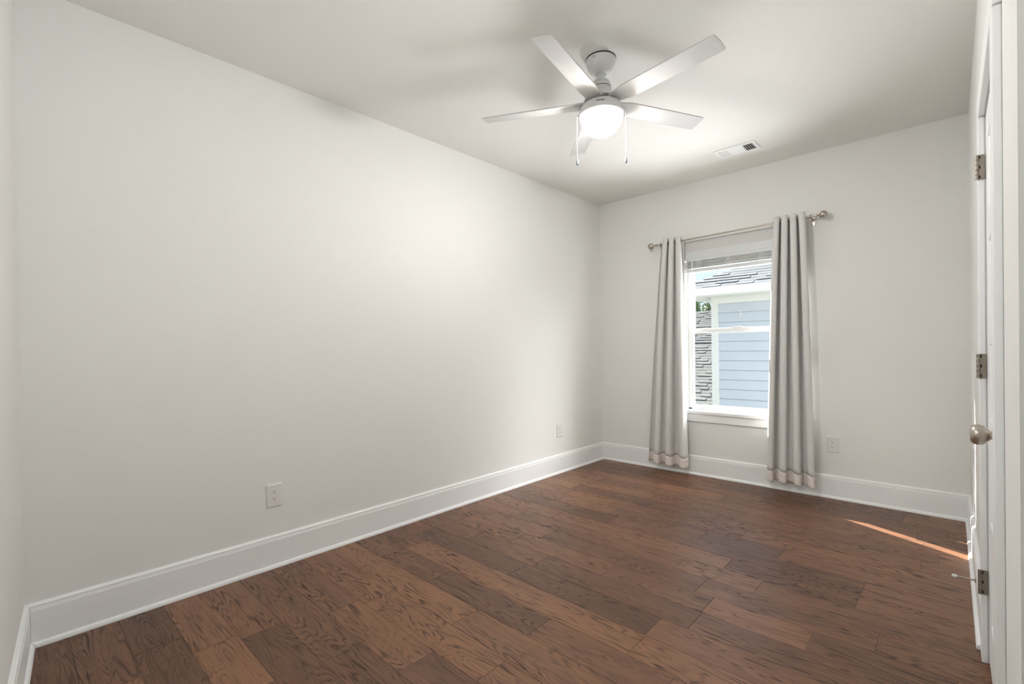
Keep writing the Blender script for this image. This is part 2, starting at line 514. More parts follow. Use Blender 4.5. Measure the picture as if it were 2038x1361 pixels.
# door trim: jambs, casings with butt joints
def rx(off, y):               # off = distance into the room from the wall plane
    return XR(y) - off
def rbox(bm, o0, o1, y0, y1, z0, z1):
    pts = [Vector((rx(o0, y0), y0, 0)), Vector((rx(o0, y1), y1, 0)), Vector((rx(o1, y1), y1, 0)), Vector((rx(o1, y0), y0, 0))]
    prism(bm, pts, Vector((0, 0, z0)), Vector((0, 0, z1)))
bm = BM()
rbox(bm, 0.0, 0.018, DY1, DY1 + 0.092, 0, DZ)
rbox(bm, 0.0, 0.018, DY0 - 0.092, DY0, 0, DZ)
rbox(bm, 0.0, 0.018, DY0 - 0.100, DY1 + 0.100, DZ + 0.0015, DZ + 0.092)
struct(link('trim_1', bm, M_trim, bevel=0.0025))
bm = BM()
rbox(bm, -0.12, 0.0, DY1 + 0.003, DY1 + 0.02, 0, DZ + 0.02)
rbox(bm, -0.12, 0.0, DY0 - 0.02, DY0 - 0.003, 0, DZ + 0.02)
rbox(bm, -0.12, 0.0, DY0 - 0.003, DY1 + 0.003, DZ + 0.003, DZ + 0.02)
rbox(bm, -0.055, -0.042, DY1 - 0.008, DY1 + 0.003, 0, DZ)
rbox(bm, -0.055, -0.042, DY0 - 0.003, DY0 + 0.008, 0, DZ)
rbox(bm, -0.055, -0.042, DY0, DY1, DZ - 0.008, DZ + 0.003)
struct(link('trim_2', bm, M_trim))

# door: five equal recessed panels
door = struct(empty('door_1', (rx(-0.003, 2.145), 2.145, 0.01)))
bm = BM()
y0, y1, z0, z1 = DY0 + 0.003, DY1 - 0.003, 0.010, DZ - 0.004
st, rail = 0.105, 0.105
rbox(bm, -0.034, -0.003, y0, y0 + st, z0, z1)
rbox(bm, -0.034, -0.003, y1 - st, y1, z0, z1)
nP = 5
bot = 0.18
ph = (z1 - z0 - bot - rail * nP) / nP
zz = z0
edges = []
for i in range(nP + 1):
    hgt = bot if i == 0 else rail
    rbox(bm, -0.034, -0.003, y0 + st, y1 - st, zz, zz + hgt)
    zz += hgt
    if i < nP:
        edges.append((zz, zz + ph)); zz += ph
slab = link('door_slab', bm, M_trim, door, bevel=0.0015)
bm = BM()
for za, zb in edges:
    rbox(bm, -0.028, -0.015, y0 + st, y1 - st, za, zb)
    # sloped sticking round each panel
    for a, b_ in (((y0 + st, za), (y1 - st, za)), ((y1 - st, za), (y1 - st, zb)), ((y1 - st, zb), (y0 + st, zb)), ((y0 + st, zb), (y0 + st, za))):
        cy_, cz_ = (y0 + y1) / 2, (za + zb) / 2
        def inner(p): return (p[0] + (0.014 if p[0] < cy_ else -0.014), p[1] + (0.014 if p[1] < cz_ else -0.014))
        ai, bi = inner(a), inner(b_)
        q = [Vector((rx(-0.004, a[0]), a[0], a[1])), Vector((rx(-0.004, b_[0]), b_[0], b_[1])), Vector((rx(-0.0148, bi[0]), bi[0], bi[1])), Vector((rx(-0.0148, ai[0]), ai[0], ai[1]))]
        bm.faces.new([bm.verts.new(v) for v in q])
link('door_panel', bm, M_trim, door)
# hinges
for zc in (1.862, 1.118, 0.305):
    bm = BM()
    yj = DY1 - 0.001
    rbox(bm, 0.0, 0.0195, yj - 0.003, yj - 0.0005, zc - 0.046, zc + 0.046)          # leaf on the casing edge
    hg = link('hinge', bm, M_hinge, door, bevel=0.0008)
    bm = BM()
    for i in range(5):
        a = zc - 0.046 + i * 0.0184
        lathe(bm, [(0.0001, a + .0006), (0.0056, a + .0008), (0.0056, a + .0176), (0.0001, a + .0178)], (rx(0.0215, yj - 0.004), yj - 0.004, 0), 14)
    link('hinge_barrel', bm, M_hinge, hg, smooth=True)
    bm = BM()
    for i in (0, 2, 4):
        a = zc - 0.046 + i * 0.0184
        rbox(bm, 0.0115, 0.0158, yj - 0.0038, yj - 0.0029, a + .004, a + .015)
    link('hinge_slot', bm, M_slot, hg)
# knob: rose, stem, round handle pointing into the room
KY, KZ = 1.868, 0.948
bm = BM()
prof = [(0.0001, 0.003), (0.0325, 0.003), (0.0335, -0.002), (0.030, -0.007), (0.020, -0.009), (0.0125, -0.010), (0.0115, -0.020),
        (0.0125, -0.028)]
lathe(bm, prof, (rx(-0.003, KY), KY, KZ), 32, 'X')
kb = link('door_knob', bm, M_nickel, door, smooth=True)
bm = BM()
prof = [(0.0001, -0.022), (0.014, -0.0225), (0.0185, -0.027), (0.0265, -0.034), (0.0290, -0.044), (0.0275, -0.054), (0.0215, -0.0605), (0.0150, -0.0625), (0.0140, -0.061), (0.0001, -0.0605)]
lathe(bm, prof, (rx(-0.003, KY), KY, KZ), 32, 'X')
link('knob_ball', bm, M_nickel, kb, smooth=True)

# ================================================================== window
win = struct(empty('window_1', ((OX0 + OX1) / 2, YB + 0.08, OZ0)))
YF = YB + 0.070       # inner face of vinyl frame
bm = BM()
fw_ = 0.032
box(bm, OX0, OX0 + fw_, YF, YF + 0.07, OZ0, OZ1); box(bm, OX1 - fw_, OX1, YF, YF + 0.07, OZ0, OZ1)
box(bm, OX0, OX1, YF, YF + 0.07, OZ1 - 0.05, OZ1); box(bm, OX0, OX1, YF, YF + 0.07, OZ0, OZ0 + 0.02)
link('window_frame', bm, M_vinyl, win, bevel=0.003)
gx0, gx1 = -1.822, -1.022
# lower sash (room side) and upper sash (outer)
def sash(name, yf, za, zb, gza, gzb, gx0=gx0, gx1=gx1):
    bm = BM()
    xa, xb = OX0 + fw_ - 0.006, OX1 - fw_ + 0.006
    box(bm, xa, gx0, yf, yf + 0.028, za, zb); box(bm, gx1, xb, yf, yf + 0.028, za, zb)
    box(bm, gx0, gx1, yf, yf + 0.028, za, gza); box(bm, gx0, gx1, yf, yf + 0.028, gzb, zb)
    s_ = link(name, bm, M_vinyl, win, bevel=0.002)
    bm = BM(); v = [bm.verts.new(p) for p in ((gx0, yf + 0.014, gza), (gx1, yf + 0.014, gza), (gx1, yf + 0.014, gzb), (gx0, yf + 0.014, gzb))]
    bm.faces.new(v)
    link('glass_pane', bm, M_glass, s_)
    return s_
ls = sash('lower_sash', YF + 0.006, OZ0 + 0.012, 1.366, 0.650, 1.326)
sash('upper_sash', YF + 0.036, 1.330, OZ1 - 0.03, 1.372, 2.11)
bm = BM(); box(bm, -1.46, -1.38, YF - 0.004, YF + 0.012, 1.366, 1.378)
link('sash_lock', bm, M_vinyl, ls, bevel=0.003)
# stool and apron
bm = BM(); box(bm, OX0 - 0.055, OX1 + 0.055, YB - 0.030, YB + 0.001, OZ0 - 0.026, OZ0); box(bm, OX0, OX1, YB, YF + 0.004, OZ0 - 0.0, OZ0 + 0.003)
link('window_sill', bm, M_trim, win, bevel=0.004)
bm = BM(); box(bm, OX0 - 0.04, OX1 + 0.04, YB - 0.016, YB, 0.500, OZ0 - 0.026)
link('window_apron', bm, M_trim, win, bevel=0.002)

# ---- blind
blind = empty('window_blind', ((OX0 + OX1) / 2, YB + 0.03, OZ1))
tag(blind, 'white faux wood blind pulled up into a stack at the top of the window', 'blind')
bx0, bx1 = OX0 + 0.006, OX1 - 0.006
bm = BM()
box(bm, bx0, bx1, YB + 0.004, YB + 0.014, 2.100, OZ1)
link('valance', bm, M_blind, blind, bevel=0.003)
bm = BM()
box(bm, bx0 + 0.002, bx1 - 0.002, YB + 0.008, YB + 0.060, 2.030, OZ1)
box(bm, bx0 + 0.002, bx1 - 0.002, YB + 0.005, YB + 0.020, 2.010, 2.030)
link('headrail', bm, M_vinyl, blind, bevel=0.003)
for i in range(8):
    z = 1.940 + i * 0.0092
    bm = BM()
    dy = 0.003 * math.sin(i * 2.3)
    box(bm, bx0 + 0.004, bx1 - 0.004, YB + 0.012 + dy, YB + 0.060 + dy, z, z + 0.0034)
    link('slat', bm, M_blind, blind, bevel=0.001)
bm = BM(); box(bm, bx0 + 0.004, bx1 - 0.004, YB + 0.012, YB + 0.062, 1.899, 1.928)
link('bottom_rail', bm, M_vinyl, blind, bevel=0.003)
for cxx in (-1.735, -1.475, -1.20, -1.06):
    bm = BM()
    rnd = random.Random(int(cxx * 1000))
    for k in range(9):
        pts = []
        zc = 1.935 + k * 0.0085
        for j in range(7):
            a = j / 6 * PI
            pts.append((cxx + rnd.uniform(-0.006, 0.006) + 0.022 * math.cos(a) * (1 if k % 2 else -1), YB + 0.010 - 0.008 * math.sin(a), zc - 0.012 + 0.020 * j / 6 + rnd.uniform(-0.002, .002)))
        tube(bm, pts, 0.0014, 5)
    link('ladder_cord', bm, M_cord, blind, smooth=True)
bm = BM()
wx = -1.797
tube(bm, [(wx, YB + 0.000, 2.005), (wx, YB - 0.002, 1.99), (wx + 0.002, YB - 0.003, 1.70), (wx - 0.002, YB - 0.004, 1.43)], [0.003, 0.004, 0.0045, 0.0055], 8)
link('tilt_wand', bm, M_cord, blind, smooth=True)

# ================================================================== curtain rod
RY, RZ = YB - 0.088, 2.207
ra, rb = Vector((-2.100, RY, RZ - 0.020)), Vector((-0.800, RY, RZ + 0.004))
rod = empty('curtain_rod', (-1.45, RY, RZ))
tag(rod, 'brushed nickel curtain rod with round ball finials above the window', 'curtain rod')
def rp_(s): return ra + (rb - ra) * s
bm = BM(); tube(bm, [rp_(0), rp_(0.80)], 0.0075, 20)
link('thin_tube', bm, M_nickel, rod, smooth=True)
bm = BM(); tube(bm, [rp_(0.775), rp_(0.777), rp_(0.785), rp_(0.787), rp_(1.0)], [0.0095, 0.012, 0.012, 0.0100, 0.0100], 20)
link('thick_tube', bm, M_nickel, rod, smooth=True)
dirr = (rb - ra).normalized()
def finial(p, sgn):
    bm = BM()
    prof = [(0.0001, -0.004), (0.0115, -0.004), (0.0115, 0.006), (0.007, 0.008), (0.007, 0.016), (0.012, 0.019), (0.0125, 0.024), (0.008, 0.028), (0.006, 0.033), (0.013, 0.037), (0.017, 0.041)]
    R_ = 0.030
    for i in range(1, 13):
        a = math.radians(35) + (PI - math.radians(35)) * i / 12
        prof.append((max(0.0001, R_ * math.sin(a)), 0.041 + R_ * math.cos(math.radians(35)) - R_ * math.cos(a)))
    prof = [(r, h * sgn) for r, h in prof]
    lathe(bm, prof, p, 28, 'X')
    link('finial', bm, M_nickel, rod, smooth=True, autosmooth=50)
finial(rp_(0.0) + Vector((0.0, 0, 0)), -1)
finial(rp_(1.0), 1)
def bracket(x):
    s = (x - ra.x) / (rb.x - ra.x); p = rp_(s)
    bm = BM()
    torus(bm, p, (1, 0, 0), 0.0135, 0.004, 24, 8)
    tube(bm, [p + Vector((0, 0.012, -0.006)), Vector((x, YB - 0.012, p.z - 0.02)), Vector((x, YB - 0.001, p.z - 0.02))], 0.0055, 10)
    box(bm, x - 0.012, x + 0.012, YB - 0.005, YB, p.z - 0.055, p.z + 0.02)
    tube(bm, [p + Vector((0, 0, -0.012)), p + Vector((0, 0, -0.036))], [0.004, 0.0045], 10)
    link('bracket', bm, M_nickel, rod, smooth=True)
bracket(-2.068); bracket(-0.818)

# ================================================================== curtains
def curtain(label, tops, bots, z_top, z_bot, nfold, ph, ampt, ampb, over, seed, gside):
    rnd = random.Random(seed)
    e_ = empty('curtain', ((tops[0] + tops[1]) / 2, RY, 0))
    tag(e_, label, 'curtain', 'grey curtain panels on the rod')
    NS, NZ = 220, 60
    hem = 0.088
    wob = [(rnd.uniform(.6, 1.4), rnd.uniform(0, 6.28)) for _ in range(6)]
    def pt(s, v):      # v 0 top .. 1 bottom
        x0 = tops[0] + (bots[0] - tops[0]) * v ** 0.8; x1 = tops[1] + (bots[1] - tops[1]) * v ** 0.8
        A = ampt + (ampb - ampt) * v
        w = 0.10 * v * math.sin(3.1 * s * nfold + wob[0][1]) + 0.12 * v * math.sin(1.7 * s * nfold + wob[1][1])
        a = 2 * PI * nfold * s + ph + w * 2
        x = x0 + (x1 - x0) * s - over * (1 - 0.45 * v) * math.sin(2 * a)
        A *= 1 + 0.15 * v * math.sin(2.3 * s * 6 + wob[2][1])
        y = RY + A * math.sin(a) + 0.004 * v * math.sin(9 * v + 11 * s + wob[3][1]) - 0.012 * v * (1 if s < 2 else 0)
        y = min(y, YB - 0.036)
        zt = rod_z(x) + z_top
        z = zt + (z_bot - zt) * v + 0.006 * v * math.sin(2 * a)
        return Vector((x, y, z))
    def strip(v0, v1, n, thick, nm, M):
        bm = BM()
        g = [[bm.verts.new(pt(i / NS, v0 + (v1 - v0) * j / n)) for i in range(NS + 1)] for j in range(n + 1)]
        for j in range(n):
            for i in range(NS):
                bm.faces.new([g[j][i], g[j][i + 1], g[j + 1][i + 1], g[j + 1][i]])
        o = link(nm, bm, M, e_, smooth=True, autosmooth=80)
        so_ = o.modifiers.new('thickness', 'SOLIDIFY'); so_.thickness = thick; so_.offset = 0
        return o
    vh = 1 - hem / (RZ - z_bot)
    strip(0, vh, NZ, 0.0022, 'drape', M_cloth)
    strip(vh, 1, 6, 0.0040, 'hem', M_hem)
    # grommets where the cloth crosses the rod
    k = 0
    s_prev = 0
    vg = (z_top) / (z_top + RZ - z_bot)
    for i in range(1, NS + 1):
        s = i / NS
        f = lambda q: pt(q, vg).y - RY
        if f((i - 1) / NS) * f(s) <= 0:
            p = pt(s, vg); tng = (pt(min(1, s + .004), vg) - pt(s - .004, vg)); tng.z = 0
            nrm = Vector((0, 0, 1)).cross(tng)
            p.z = rod_z(p.x); p.y = RY
            bm = BM(); torus(bm, p, nrm, 0.0205, 0.0042, 24, 8)
            link('grommet', bm, M_bronze, e_, smooth=True)
    return e_
def rod_z(x):
    return ra.z + (rb.z - ra.z) * (x - ra.x) / (rb.x - ra.x)
curtain('pale grey grommet curtain hanging left of the window', (-2.045, -1.862), (-2.215, -1.815), 0.040, 0.075, 3.0, 0.4, 0.046, 0.046, 0.014, 3, 1)
curtain('pale grey grommet curtain hanging right of the window beside the outlet', (-1.068, -0.862), (-1.150, -0.806), 0.040, 0.085, 3.5, 2.9, 0.048, 0.042, 0.014, 5, -1)

# ================================================================== ceiling fan
FX, FY, FZ = -1.368, 2.185, 2.504
fan = empty('ceiling_fan', (FX, FY, H))
tag(fan, 'white five-blade ceiling fan with a lit frosted bowl and pull chains', 'ceiling fan')
fc = (FX, FY, 0)
bm = BM(); lathe(bm, [(0.0001, H - 0.0005), (0.080, H - 0.0005), (0.080, H - 0.004), (0.0001, H - 0.004)], fc, 48)
link('mounting_ring', bm, M_dark, fan, smooth=True)
bm = BM()
lathe(bm, [(0.074, H - 0.004), (0.0785, H - 0.006), (0.0785, H - 0.020), (0.075, H - 0.036), (0.066, H - 0.055), (0.052, H - 0.070), (0.037, H - 0.079), (0.0255, H - 0.081), (0.024, H - 0.078), (0.024, H - 0.05)], fc, 48, close_ends=False)
can = link('canopy', bm, M_fan, fan, smooth=True)
bm = BM()
ca = Vector((0.5306, -0.8476, 0)); cb = Vector((-0.8476, -0.5306, 0))
p = Vector(fc) + (ca * 0.9 + cb * 0.44).normalized() * 0.0780 + Vector((0, 0, H - 0.018))
bmesh.ops.create_icosphere(bm, subdivisions=2, radius=0.0032, matrix=Matrix.Translation(p))
link('screw', bm, M_dark, can, smooth=True)
bm = BM(); lathe(bm, [(0.0001, 2.690), (0.015, 2.687), (0.0225, 2.675), (0.0225, 2.662), (0.016, 2.652), (0.0130, 2.648), (0.0130, 2.60), (0.0001, 2.60)], fc, 32)
link('downrod', bm, M_fan, fan, smooth=True)
bm = BM(); lathe(bm, [(0.0001, 2.638), (0.016, 2.637), (0.030, 2.631), (0.043, 2.620), (0.0505, 2.606), (0.053, 2.594), (0.053, 2.5875), (0.0001, 2.5875)], fc, 48)
link('motor_cap', bm, M_fan, fan, smooth=True)
bm = BM(); lathe(bm, [(0.0001, 2.5875), (0.0495, 2.5875), (0.0495, 2.5835), (0.0001, 2.5835)], fc, 48)
link('seam_ring', bm, M_logo, fan, smooth=True)
bm = BM(); lathe(bm, [(0.0001, 2.5835), (0.052, 2.5835), (0.054, 2.572), (0.060, 2.556), (0.071, 2.540), (0.084, 2.528), (0.092, 2.520), (0.092, 2.5155), (0.0001, 2.5155)], fc, 48)
link('motor_housing', bm, M_fan, fan, smooth=True)
bm = BM(); lathe(bm, [(0.0001, 2.516), (0.060, 2.516), (0.060, 2.490), (0.0001, 2.490)], fc, 32)
link('rotor', bm, M_fan, fan, smooth=True)
def shell_r(z):
    pr_ = [(2.440, .1165), (2.455, .1170), (2.468, .1155), (2.480, .1115), (2.490, .1050), (2.4965, .0985)]
    for (za, ra_), (zb, rb_) in zip(pr_, pr_[1:]):
        if za <= z <= zb: return ra_ + (rb_ - ra_) * (z - za) / (zb - za)
    return .11
bm = BM(); lathe(bm, [(0.109, 2.441), (0.1150, 2.440), (0.1170, 2.444), (0.1170, 2.455), (0.1155, 2.468), (0.1115, 2.480), (0.1050, 2.490), (0.0985, 2.4965), (0.0955, 2.4965), (0.0940, 2.494), (0.05, 2.492)], fc, 64, close_ends=False)
shell = link('light_housing', bm, M_fan, fan, smooth=True, autosmooth=50)
bm = BM()
prof = [(0.1085, 2.4445)]
for i in range(0, 15):
    a = i / 14 * PI / 2
    prof.append((max(0.0003, 0.1125 * math.cos(a) ** 0.9 if i < 14 else 0.0003), 2.441 - 0.106 * math.sin(a)))
lathe(bm, prof, fc, 64, close_ends=False)
link('glass_bowl', bm, M_bowl, fan, smooth=True, autosmooth=80)
# blades
def blade(k):
    a = -1.389 + k * 2 * PI / 5
    w0, w1 = 0.054, 0.0535
    pts = []
    r_in, r_out = 0.050, 0.650
    outline = [(r_in, -0.030), (0.10, -0.046), (0.16, -w0), (0.40, -w0), (r_out - 0.004, -w1), (r_out + 0.002, -w1 + 0.006), (r_out + 0.006, 0.0), (r_out + 0.002, w1 - 0.006), (r_out - 0.004, w1),
               (0.40, w0), (0.16, w0), (0.10, 0.046), (r_in, 0.030)]
    bm = BM()
    pit = -0.21
    Mx = Matrix.Translation((FX, FY, FZ)) @ Matrix.Rotation(a, 4, 'Z') @ Matrix.Rotation(pit, 4, 'X')
    P_ = [Vector((x, y, 0)) for x, y in outline]
    prism(bm, P_, Vector((0, 0, -0.003)), Vector((0, 0, 0.003)))
    for v in bm.verts:
        f = min(1, max(0, (v.co.x - 0.10) / 0.08))     # flat at the hub, pitched outside
        Mx2 = Matrix.Translation((FX, FY, FZ)) @ Matrix.Rotation(a, 4, 'Z') @ Matrix.Rotation(pit * (0.15 + 0.85 * f), 4, 'X')
        v.co = Mx2 @ v.co
    link('blade', bm, M_blade, fan, bevel=0.0015)
for k in range(5): blade(k)
# pull chains with crystal pulls
def chain(px, py, ztop, zbot, nm):
    bm = BM()
    tube(bm, [(px, py, ztop), (px, py, zbot)], 0.0006, 6)
    n = int((ztop - zbot) / 0.006)
    for i in range(n):
        bmesh.ops.create_icosphere(bm, subdivisions=1, radius=0.0013, matrix=Matrix.Translation((px, py, ztop - i * 0.006)))
    c_ = link('pull_chain', bm, M_chain, fan, smooth=True)
    bm = BM()
    lathe(bm, [(0.0001, zbot + 0.004), (0.003, zbot), (0.005, zbot - 0.010), (0.0078, zbot - 0.022), (0.0070, zbot - 0.030), (0.0035, zbot - 0.036), (0.0001, zbot - 0.038)], (px, py, 0), 6)
    link('pull', bm, M_crystal, c_)
    bm = BM()
    d = (Vector((px, py, 0)) - Vector((FX, FY, 0))).normalized()
    q = Vector((px, py, ztop))
    tube(bm, [q - d * 0.012, q, q - Vector((0, 0, 0.022))], [0.0035, 0.0035, 0.0028], 8)
    link('chain_guide', bm, M_fan, c_, smooth=True)
chain(-1.478, 2.117, 2.452, 2.225, 'l')
chain(-1.262, 2.252, 2.470, 2.215, 'r')
# script wordmark wrapped on the housing
cu = bpy.data.curves.new('wordmark', 'FONT'); cu.body = 'Hunter'; cu.size = 0.0185; cu.shear = 0.45; cu.extrude = 0.0002; cu.align_x = 'CENTER'; cu.offset = 0.0003; cu.space_character = 0.85
tmp = bpy.data.objects.new('tmp_text', cu); COL.objects.link(tmp)
bpy.context.view_layer.update()
dg = bpy.context.evaluated_depsgraph_get()
me = bpy.data.meshes.new_from_object(tmp.evaluated_get(dg))
bpy.data.objects.remove(tmp, do_unlink=True)
az0 = math.atan2(ca.y, ca.x) - 0.06
for v in me.vertices:
    s, h_, dpt = v.co.x, v.co.y, v.co.z
    z = 2.4655 + h_ * 0.80 - s * 0.03
    r = shell_r(z) + 0.0006 + dpt
    a = az0 + s / 0.115
    v.co = Vector((FX + r * math.cos(a), FY + r * math.sin(a), z))
lg = bpy.data.objects.new('wordmark', me); COL.objects.link(lg); me.materials.clear(); me.materials.append(M_logo); lg.parent = shell
# bulb inside the frosted bowl
pl = bpy.data.lights.new('fan_bulb', 'POINT'); pl.energy = FAN_BULB; pl.color = (0.985, 0.985, 1.0); pl.shadow_soft_size = 0.065
po = bpy.data.objects.new('fan_bulb', pl); COL.objects.link(po); po.location = (FX, FY, 2.428)

# ================================================================== ceiling register
vx0, vx1, vy0, vy1 = -1.385, -1.085, 3.843, 4.020
vent = empty('ceiling_vent', ((vx0 + vx1) / 2, (vy0 + vy1) / 2, H))
tag(vent, 'small white louvred air register in the ceiling near the window wall', 'ceiling vent')
bm = BM()
zb, zt_ = H - 0.007, H
fi = 0.024
box(bm, vx0, vx1, vy0, vy0 + fi, zb, zt_); box(bm, vx0, vx1, vy1 - fi, vy1, zb, zt_)
box(bm, vx0, vx0 + fi, vy0 + fi, vy1 - fi, zb, zt_); box(bm, vx1 - fi, vx1, vy0 + fi, vy1 - fi, zb, zt_)
xA, xB = vx0 + 0.095, vx1 - 0.100
box(bm, xA - 0.004, xA + 0.004, vy0 + fi, vy1 - fi, zb + .001, zt_); box(bm, xB - 0.004, xB + 0.004, vy0 + fi, vy1 - fi, zb + .001, zt_)
vf = link('register_frame', bm, M_trim, vent, bevel=0.002)
bm = BM(); box(bm, vx0 + .01, vx1 - .01, vy0 + .01, vy1 - .01, H - 0.0012, H - 0.0004)
link('duct_dark_plate', bm, M_slot, vent)  # black plate, its colour stands in for the shade inside the duct
bm = BM()
def vane(p0, p1, tilt):
    p0, p1 = Vector(p0), Vector(p1); d = (p1 - p0).normalized(); s = d.cross(Vector((0, 0, 1)))
    hw = 0.0052
    w = s * math.cos(tilt) * hw + Vector((0, 0, 1)) * math.sin(tilt) * hw
    q = [p0 - w, p1 - w, p1 + w, p0 + w]
    nn = (p1 - p0).cross(w).normalized() * 0.0006
    A = [bm.verts.new(v + nn) for v in q]; B = [bm.verts.new(v - nn) for v in q]
    bm.faces.new(A); bm.faces.new(list(reversed(B)))
    for i in range(4): bm.faces.new([A[i], A[(i + 1) % 4], B[(i + 1) % 4], B[i]])
zc = H - 0.0062
for i in range(6):
    x = vx0 + fi + 0.007 + i * 0.0112
    vane((x, vy0 + fi, zc), (x, vy1 - fi, zc), 0.5)
for i in range(11):
    y = vy0 + fi + 0.006 + i * 0.0117
    vane((xA + .004, y, zc), (xB - .004, y, zc), 0.35)
for i in range(5):
    x = xB + 0.010 + i * 0.0148
    vane((x, vy0 + fi, zc), (x, vy1 - fi, zc), -0.75)
link('louvers', bm, M_trim, vent)

# ================================================================== outlets
def outlet(loc, nrm, label):
    """built facing -y then turned"""
    e_ = empty('wall_outlet', loc)
    tag(e_, label, 'outlet', 'white duplex wall outlets')
    ang = {'x': PI / 2, 'y': 0}[nrm]
    Mx = Matrix.Translation(loc) @ Matrix.Rotation(ang, 4, 'Z')
    bm = BM()
    w, h, d = 0.041, 0.0635, 0.0065
    pts_b = [(-w, 0, -h), (w, 0, -h), (w, 0, h), (-w, 0, h)]
    pts_m = [(-w, -0.004, -h), (w, -0.004, -h), (w, -0.004, h), (-w, -0.004, h)]
    pts_f = [(-w + .004, -d, -h + .004), (w - .004, -d, -h + .004), (w - .004, -d, h - .004), (-w + .004, -d, h - .004)]
    R_ = [[bm.verts.new(Mx @ Vector(p)) for p in q] for q in (pts_b, pts_m, pts_f)]
    for A, B in zip(R_, R_[1:]):
        for i in range(4): bm.faces.new([A[i], A[(i + 1) % 4], B[(i + 1) % 4], B[i]])
    bm.faces.new(R_[0]); bm.faces.new(R_[-1])
    pl_ = link('cover_plate', bm, M_plate, e_, bevel=0.0012)
    for s in (-1, 1):
        bm = BM()
        n = 28
        for_pts = []
        for i in range(n):
            a = 2 * PI * i / n
            for_pts.append(Vector((max(-.0145, min(.0145, 0.0172 * math.cos(a))), 0, s * 0.0195 + 0.0142 * math.sin(a))))
        P_ = for_pts
        A = [bm.verts.new(Mx @ (p + Vector((0, -d - 0.002, 0)))) for p in P_]; B = [bm.verts.new(Mx @ (p + Vector((0, -d + 0.001, 0)))) for p in P_]
        bm.faces.new(A); bm.faces.new(list(reversed(B)))
        for i in range(n): bm.faces.new([A[i], A[(i + 1) % n], B[(i + 1) % n], B[i]])
        rc = link('receptacle', bm, M_recept, e_)
        bm = BM()
        for sx_ in (-1, 1):
            box(bm, sx_ * 0.0065 - 0.0014, sx_ * 0.0065 + 0.0014, -d - 0.0024, -d - 0.001, s * 0.0195 + 0.0005, s * 0.0195 + 0.0085, Mx)
        lathe(bm, [(0.0001, -d - 0.0024), (0.0030, -d - 0.0024), (0.0030, -d - 0.001), (0.0001, -d - 0.001)], (0, 0, 0), 14, 'Y', True, Mx @ Matrix.Translation((0, 0, s * 0.0195 - 0.0065)))
        link('socket_slots', bm, M_slot, rc)
    bm = BM(); lathe(bm, [(0.0001, -d - 0.0010), (0.0028, -d - 0.0008), (0.0030, -d + 0.001), (0.0001, -d + 0.001)], (0, 0, 0), 12, 'Y', True, Mx)
    link('screw', bm, M_plate, e_)
outlet((XL, 1.016, 0.401), 'x', 'white wall outlet low on the long left wall, nearest to the camera')
outlet((XL, 3.650, 0.408), 'x', 'white wall outlet low on the left wall close to the far corner')
outlet((-0.7005, YB, 0.420), 'y', 'white wall outlet on the window wall right of the curtains')

# ================================================================== door stop
DSY, DSZ = 3.05, 0.105
ds = empty('door_stop', (XR(DSY) - 0.0165, DSY, DSZ))
tag(ds, 'small rigid metal door stop with white rubber tip on the right baseboard', 'door stop')
xb0 = XR(DSY) - 0.0165
bm = BM(); lathe(bm, [(0.0001, 0.0), (0.011, 0.0), (0.011, -0.003), (0.006, -0.006), (0.0042, -0.008), (0.0038, -0.068), (0.0001, -0.068)], (xb0, DSY, DSZ), 18, 'X')
link('post', bm, M_nickel, ds, smooth=True)
bm = BM(); lathe(bm, [(0.0001, -0.064), (0.0065, -0.064), (0.0072, -0.068), (0.0068, -0.080), (0.004, -0.083), (0.0001, -0.083)], (xb0, DSY, DSZ), 18, 'X')
link('rubber_tip', bm, M_rubber, ds, smooth=True)

# ================================================================== added globe lamp, unseen beside the camera, brightens the near end
LX, LY, LZ = -0.90, 0.36, 2.12
hl = empty('fill_globe', (LX, LY, H))
tag(hl, 'added glowing globe out of view over the room entry, for fill light', 'fill light')
bm = BM(); lathe(bm, [(0.0001, H), (0.060, H), (0.062, H - 0.008), (0.045, H - 0.022), (0.0001, H - 0.024)], (LX, LY, 0), 32)
link('canopy', bm, M_nickel, hl, smooth=True)
bm = BM(); tube(bm, [(LX, LY, H - 0.02), (LX, LY, LZ + 0.13)], 0.006, 10)
lathe(bm, [(0.0001, LZ + 0.165), (0.018, LZ + 0.160), (0.040, LZ + 0.135), (0.042, LZ + 0.118), (0.0001, LZ + 0.118)], (LX, LY, 0), 24)
link('stem', bm, M_nickel, hl, smooth=True)
bm = BM(); lathe(bm, [(max(0.0003, 0.13 * math.sin(PI * k / 20)), LZ + 0.13 * math.cos(PI * k / 20)) for k in range(21)], (LX, LY, 0), 32)
link('globe', bm, M_fill, hl, smooth=True, autosmooth=80)

# ================================================================== outside
# neighbouring house: lap siding wall, corner board, frieze, gutter, hip roof
NY = 9.20
nh = empty('neighbor_house', (-3.36, NY, -3.0))
tag(nh, 'pale blue lap-sided house with white corner board and grey shingle roof outside the window', 'house')
cx0, cx1 = -3.355, -3.245
xe_ = 7.0
bm = BM()
ex = 0.178
z = 1.995
while z > -3.2:
    pts = [Vector((0, NY, z - 0.008)), Vector((0, NY - 0.012, z - 0.008)), Vector((0, NY - 0.024, z - ex)), Vector((0, NY, z - ex))]
    prism(bm, pts, Vector((cx1, 0, 0)), Vector((xe_, 0, 0)))
    z -= ex
link('siding', bm, M_siding, nh)
bm = BM(); box(bm, cx0, xe_, NY, NY + 4.4, -3.2, 2.15)
link('house_wall', bm, M_siding, nh)
bm = BM(); box(bm, cx0, cx1, NY - 0.032, NY, -3.2, 2.00); box(bm, cx0 - 0.02, cx0, NY - 0.032, NY + 0.10, -3.2, 2.0)
link('corner_board', bm, M_frieze, nh)
